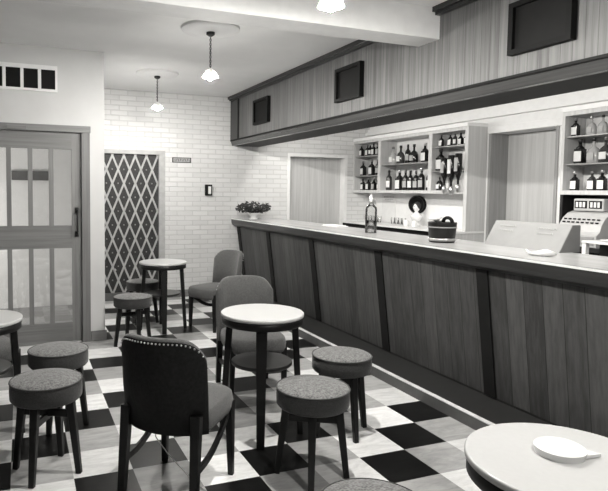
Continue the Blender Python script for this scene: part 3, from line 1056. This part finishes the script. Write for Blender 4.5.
t = thing('ice_bucket', 'dark staved tub with pale metal band on bar counter', 'bucket', (3.19, 3.74, ZC))
t.scale = (1.16, 1.16, 1.05)
MB().lathe([(0.083, 0), (0.086, 0.004), (0.097, 0.15), (0.097, 0.155), (0.088, 0.155), (0.08, 0.03)], seg=36).build('staves', M['bucket'], t)
for z0, z1, r0, r1, m in ((0.012, 0.034, 0.0880, 0.0898, M['steel']), (0.112, 0.122, 0.0955, 0.0962, M['cab_grey'])):
    MB().lathe([(r0 - 0.001, z0), (r0 + 0.002, z0), (r1 + 0.002, z1), (r1 - 0.001, z1)], seg=36, capt=False, capb=False).build('hoop', m, t)
MB().lathe([(0.084, 0.135), (0.087, 0.15)], seg=36).build('fill', M['black'], t)
MB().tube([(0.0, -0.02 - 0.065 * 0 + 0.045 * math.cos(a) - 0.033, 0.155 + 0.036 * math.sin(a)) for a in [PI * k / 10 for k in range(11)]], 0.013, 8).build('handle', M['black'], t)
t2 = thing('glass_dish', 'pale glass ashtrays piled inside the dark tub', 'ashtray', (3.185, 3.806, ZC + 0.1635))
for k, (dx, dy, dz) in enumerate(((0.03, 0.0, 0.0), (-0.03, -0.004, 0.012), (0.0, 0.004, 0.024))):
    MB().lathe([(0.035, 0.0), (0.048, 0.004), (0.05, 0.02), (0.044, 0.02), (0.034, 0.008)], c=(dx, dy, dz), seg=20).build('dish', M['porcelain'], t2)

def scallop(name, loc, label, cat, rx, ry, rz):
    m = MB()
    seg = 40
    prof = [(0.55, 0.0), (0.82, 0.006), (1.0, 0.026), (0.94, 0.028), (0.76, 0.012), (0.0, 0.010)]
    rings = []
    for i_, (r_, z_) in enumerate(prof[:-1]):
        ring = []
        for k in range(seg):
            a = 2 * PI * k / seg
            zz = z_ + (0.011 * math.cos(3 * a + 0.5) if i_ in (2, 3) else 0)
            ring.append(m.bm.verts.new((rx * r_ * math.cos(a), ry * r_ * math.sin(a), zz)))
        rings.append(ring)
    for a, c in zip(rings, rings[1:]):
        for k in range(seg):
            f = m.bm.faces.new((a[k], a[(k + 1) % seg], c[(k + 1) % seg], c[k])); f.smooth = True
    m.bm.faces.new(rings[0][::-1]); m.bm.faces.new(rings[-1])
    return tag(m.build(name, M['porcelain'], None, loc, rz), label, cat)
scallop('ashtray', (3.13, 2.735, ZC), 'pale wavy rimmed ashtray on the bar counter', 'ashtray', 0.048, 0.098, 0.35)
# folded cloth on counter
m = MB()
m.box(-0.07, 0.07, -0.16, 0.16, 0, 0.008, bevel=0.003); m.box(-0.06, 0.065, -0.13, 0.15, 0.008, 0.016, bevel=0.003)
tag(m.build('bar_towel', M['cloth'], None, (3.40, 5.80, ZC), 0.12), 'folded white towel on far rear edge of bar counter', 'towel')

# flowers in a white vase
t = thing('flower_vase', 'low white vase of dark foliage on far end of counter', 'flowers', (3.06, 7.46, ZC + 0.0005))
t.scale = (1.12, 1.12, 1.15)
MB().lathe([(0.05, 0), (0.055, 0.008), (0.03, 0.03), (0.045, 0.05), (0.10, 0.075), (0.105, 0.08), (0.095, 0.08), (0.04, 0.055)], seg=28).build('vase', M['porcelain'], t)
b = MB(); fl = MB()
for k in range(520):
    a = random.uniform(0, 2 * PI); rr = random.uniform(0.0, 1.0) ** 0.6
    c = Vector((0.23 * rr * math.cos(a), 0.14 * rr * math.sin(a), 0.075 + 0.03 * rr + random.uniform(0, 0.135) * (1 - 0.55 * rr)))
    dv = Vector((random.uniform(-1, 1), random.uniform(-1, 1), random.uniform(-0.4, 0.7))).normalized()
    sd = dv.orthogonal().normalized()
    l_, w_ = random.uniform(0.035, 0.06), random.uniform(0.010, 0.018)
    up = dv.cross(sd) * 0.004
    b.poly([c, c + dv * l_ * 0.5 + sd * w_ + up, c + dv * l_, c + dv * l_ * 0.5 - sd * w_ + up])
for k in range(14):
    a = random.uniform(0, 2 * PI)
    b.tube([(0, 0, 0.06), (0.10 * math.cos(a), 0.06 * math.sin(a), 0.10), (0.2 * math.cos(a), 0.12 * math.sin(a), 0.11)], 0.003, 5)
b.build('foliage', M['leaf'], t)
for k in range(24):
    a = random.uniform(0, 2 * PI); rr = random.uniform(0.1, 0.95)
    fl.ball((0.22 * rr * math.cos(a), 0.13 * rr * math.sin(a) - 0.02, 0.10 + random.uniform(0.0, 0.12) * (1 - 0.5 * rr)), random.uniform(0.010, 0.018), seg=8, sz=0.7)
fl.build('blossom', M['petal'], t)

# ------------------------------------------------------------------ furniture
def superdisc(m, rx, ry, z0, z1, e=2.6, rnd=0.03, seg=40, dome=0.012, cx=0, cy=0, mat=None, mat_top=None):
    """padded cushion with superellipse outline"""
    rings = []
    levels = [(1 - 0.05, z0), (1.0, z0 + rnd * 0.5), (1.01, (z0 + z1) / 2), (1.0, z1 - rnd * 0.6), (0.975, z1 - rnd * 0.2), (0.93, z1), (0.6, z1 + dome * 0.75), (0.25, z1 + dome)]
    for s_, z in levels:
        ring = []
        for k in range(seg):
            a = 2 * PI * k / seg
            c_, sn = math.cos(a), math.sin(a)
            x = math.copysign(abs(c_) ** (2 / e), c_) * rx * s_
            y = math.copysign(abs(sn) ** (2 / e), sn) * ry * s_
            ring.append(m.bm.verts.new((cx + x, cy + y, z)))
        rings.append(ring)
    mi, mt = m._mi(mat), m._mi(mat_top if mat_top else mat)
    for i_, (a, c) in enumerate(zip(rings, rings[1:])):
        for k in range(seg):
            f = m.bm.faces.new((a[k], a[(k + 1) % seg], c[(k + 1) % seg], c[k])); f.smooth = True
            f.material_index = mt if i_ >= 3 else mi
    f = m.bm.faces.new(rings[0][::-1]); f.material_index = mi
    f = m.bm.faces.new(rings[-1]); f.smooth = True; f.material_index = mt
    return m


def make_stool(label, loc, rz):
    t = thing('bar_stool', label, 'stool', loc, rz, 'round upholstered stools')
    t.scale.z = 1.075
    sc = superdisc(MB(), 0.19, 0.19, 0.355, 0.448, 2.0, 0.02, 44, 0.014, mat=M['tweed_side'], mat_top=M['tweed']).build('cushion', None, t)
    MB().tube([(0.189 * math.cos(2 * PI * k / 44), 0.189 * math.sin(2 * PI * k / 44), 0.441) for k in range(45)], 0.005, 6).build('piping', M['tweed_side'], sc)
    for k in range(4):
        a = PI / 4 + k * PI / 2
        c_, s_ = math.cos(a), math.sin(a)
        MB().bar((0.135 * c_, 0.135 * s_, 0.356), (0.183 * c_, 0.183 * s_, 0.0), 0.044, 0.044, 0.030, 0.030, ref=(-s_, c_, 0)).build('leg', M['leg'], t)
    for a in (PI / 4, 3 * PI / 4):
        c_, s_ = math.cos(a), math.sin(a)
        MB().bar((-0.15 * c_, -0.15 * s_, 0.265 + (0.02 if a > 1 else 0)), (0.15 * c_, 0.15 * s_, 0.265 + (0.02 if a > 1 else 0)), 0.018, 0.034).build('stretcher', M['leg'], t)
    return t

s0 = make_stool('tweed topped stool nearest camera, right of the front white table', (1.415, 2.605, 0), 0.286)
for loc, rz, sc, label in (
    ((1.85, 3.04, 0), 0.80, 1.10, 'tweed topped stool nearest the bar step, beside front table'),
    ((0.115, 3.13, 0), 0.31, 1.12, 'nearer of two stools in front of the glazed door'),
    ((0.212, 3.745, 0), 0.38, 1.095, 'stool behind another stool, nearest the glazed door'),
    ((1.0, 5.48, 0), 0.96, 1.06, 'stool in front of the back table, near wall corner'),
    ((1.28, 6.40, 0), 0.20, 1.05, 'stool behind the back table, before the lattice door'),
    ((1.07, 1.54, 0), 0.50, 1.05, 'stool cut by the bottom edge, left of nearest table')):
    dup(s0, loc, rz, label).scale = (0.96, 0.96, sc)


def make_table(label, loc, rz, shelf_z=0.44, R_=0.252, zt=0.733):
    t = thing('pub_table', label, 'table', loc, rz, 'round white topped tables')
    MB().lathe([(R_ - 0.003, zt - 0.021), (R_, zt - 0.018), (R_, zt - 0.004), (R_ - 0.004, zt)], seg=64).build('table_top', M['formica'], t)
    MB().lathe([(R_ - 0.012, zt - 0.068), (R_ - 0.006, zt - 0.063), (R_ - 0.006, zt - 0.021)], seg=64).build('apron', M['leg'], t)
    for k in range(4):
        a = k * PI / 2
        c_, s_ = math.cos(a), math.sin(a)
        MB().bar(((R_ - 0.055) * c_, (R_ - 0.055) * s_, zt - 0.066), ((R_ - 0.012) * c_, (R_ - 0.012) * s_, 0.0), 0.040, 0.066, 0.034, 0.046, ref=(-s_, c_, 0)).build('leg', M['leg'], t)
    MB().lathe([(0.184, shelf_z - 0.022), (0.188, shelf_z - 0.018), (0.188, shelf_z - 0.004), (0.184, shelf_z)], seg=48).build('lower_shelf', M['dark_wood_x'], t)
    return t

va = math.atan2(-0.91, -0.40)      # a leg towards the viewpoint
make_table('round white topped table standing in the middle, before a chair', (1.378, 3.20, 0), va, 0.455, 0.255, 0.755)
make_table('round white topped table at the back before the lattice door', (1.415, 5.99, 0), va + 0.25, 0.40)
make_table('round white topped table cut by the left edge', (-0.248, 3.66, 0), va + 0.55)
make_table('nearest round white topped table with an ashtray on it', (1.442, 1.145, 0), va + 0.30, 0.44, 0.272, 0.737)


def make_chair(label, loc, rz, studs=True):
    """faces local +y"""
    t = thing('tub_chair', label, 'chair', loc, rz, 'upholstered tub backed chairs')
    superdisc(MB(), 0.215, 0.240, 0.345, 0.452, 4.2, 0.05, 56, 0.022, cy=0.030, mat=M['tweed_plain'], mat_top=M['tweed_plain']).build('seat', None, t)
    # curved back
    m = MB()
    n = 28
    amax = math.radians(49.5)
    mo, mi_ = m._mi(M['leather']), m._mi(M['tweed_plain'])
    rings = []
    top = []
    for i_ in range(n + 1):
        u = -1 + 2 * i_ / n
        a = u * amax
        dx, dy = math.sin(a), -math.cos(a)
        zt = 0.825 - 0.10 * abs(u) ** 5.5
        zb = 0.355
        ro = (0.30, 0.30); th = 0.045
        if abs(u) > 0.98:
            th = 0.02
        def P(off, z, rake):
            px = (ro[0] - off) * dx
            py = (ro[1] - off) * dy + 0.04
            return (px * (1 + 0.06 * (z - 0.45)), py - rake * (z - 0.45) * max(0.0, math.cos(a)), z)
        sec = [P(0, zb, 0.16), P(-0.004, (zb + zt) / 2, 0.16), P(0, zt - 0.03, 0.16), P(0.004, zt - 0.012, 0.16), P(th * 0.3, zt, 0.16), P(th * 0.7, zt, 0.16),
               P(th, zt - 0.014, 0.16), P(th + 0.012, (zb + zt) / 2, 0.16), P(th, zb, 0.16)]
        rings.append([m.bm.verts.new(p) for p in sec])
        top.append(P(-0.001, zt - 0.022, 0.16))
    for a, c in zip(rings, rings[1:]):
        k_ = len(a)
        for k in range(k_):
            f = m.bm.faces.new((a[k], a[(k + 1) % k_], c[(k + 1) % k_], c[k])); f.smooth = True
            f.material_index = mo if k < 3 else mi_
    for rg in (rings[0], rings[-1][::-1]):
        f = m.bm.faces.new(rg); f.material_index = mi_
    bk = m.build('backrest', None, t)
    b = MB()
    for i_ in range(1, n):
        b.ball(Vector(top[i_]), 0.0045, seg=6)
    b.build('stud_trim', M['stud'], bk)
    fl = [(-0.19, 0.185), (0.19, 0.185)]
    for x, y in fl:
        MB().bar((x, y, 0.40), (x * 1.05, y + 0.005, 0.0), 0.046, 0.046, 0.028, 0.028, ref=(0, 1, 0)).build('leg', M['leg'], t)
    for sx in (-1, 1):
        MB().bar((sx * 0.188, -0.20, 0.455), (sx * 0.195, -0.24, 0.0), 0.050, 0.046, 0.036, 0.034, ref=(0, 1, 0)).build('leg', M['leg'], t)
        pts = []
        for k in range(9):
            u = k / 8
            pts.append((sx * (0.193 - 0.004 * u), -0.215 + 0.385 * u, 0.19 + 0.15 * u + 0.045 * math.sin(PI * u) * -1))
        m = MB()
        for p, q in zip(pts, pts[1:]):
            m.bar(p, q, 0.018, 0.034)
        m.build('brace', M['leg'], t)
    return t

def face(dx, dy):
    return math.atan2(dy, dx) - PI / 2
cA = make_chair('dark backed studded chair in foreground seen from behind', (0.745, 2.76, 0), face(0.68, 0.73))
for loc, rz, label in (
    ((1.595, 3.91, 0), face(-0.10, -0.99), 'grey tub chair behind the middle white table'),
    ((1.985, 5.915, 0), face(-0.92, -0.40), 'grey tub chair by the brick wall, right of the back table'),
    ((-0.29, 4.24, 0), face(0.42, -0.90), 'grey tub chair behind the table at the left edge')):
    dup(cA, loc, rz, label)

# ashtray on the nearest table
t = thing('ashtray', 'round pale ashtray with pointed lip on the nearest table', 'ashtray', (1.462, 1.185, 0.737), -0.6)
b = MB()
seg = 48
pts = []
for k in range(seg):
    a = 2 * PI * k / seg
    r_ = 0.070
    pts.append((r_ * math.cos(a), r_ * math.sin(a)))
b.hull8([(x * 0.94, y * 0.94, 0) for x, y in pts], [(x, y, 0.020) for x, y in pts])
b.build('dish', M['porcelain'], t)
MB().lathe([(0.064, 0.020), (0.068, 0.0225), (0.070, 0.020)], seg=48, capt=False, capb=False).build('rim', M['porcelain'], t)
b = MB()
b.hull8([(0.062, -0.025, 0.003), (0.108, 0.0, 0.003), (0.062, 0.025, 0.003)], [(0.062, -0.025, 0.012), (0.108, 0.0, 0.012), (0.062, 0.025, 0.012)])
b.build('lip', M['porcelain'], t)

# loose wire hanging from the front chair to the floor
pts = [(0.599, 2.722, 0.335), (0.623, 2.785, 0.25), (0.697, 2.83, 0.13), (0.767, 2.794, 0.05), (0.805, 2.757, 0.008), (0.821, 2.703, 0.005), (0.842, 2.634, 0.005), (0.866, 2.49, 0.005)]
tag(MB().tube(pts, 0.0028, 6).build('loose_wire', M['wire']), 'thin pale wire trailing from under the foreground chair', 'wire')
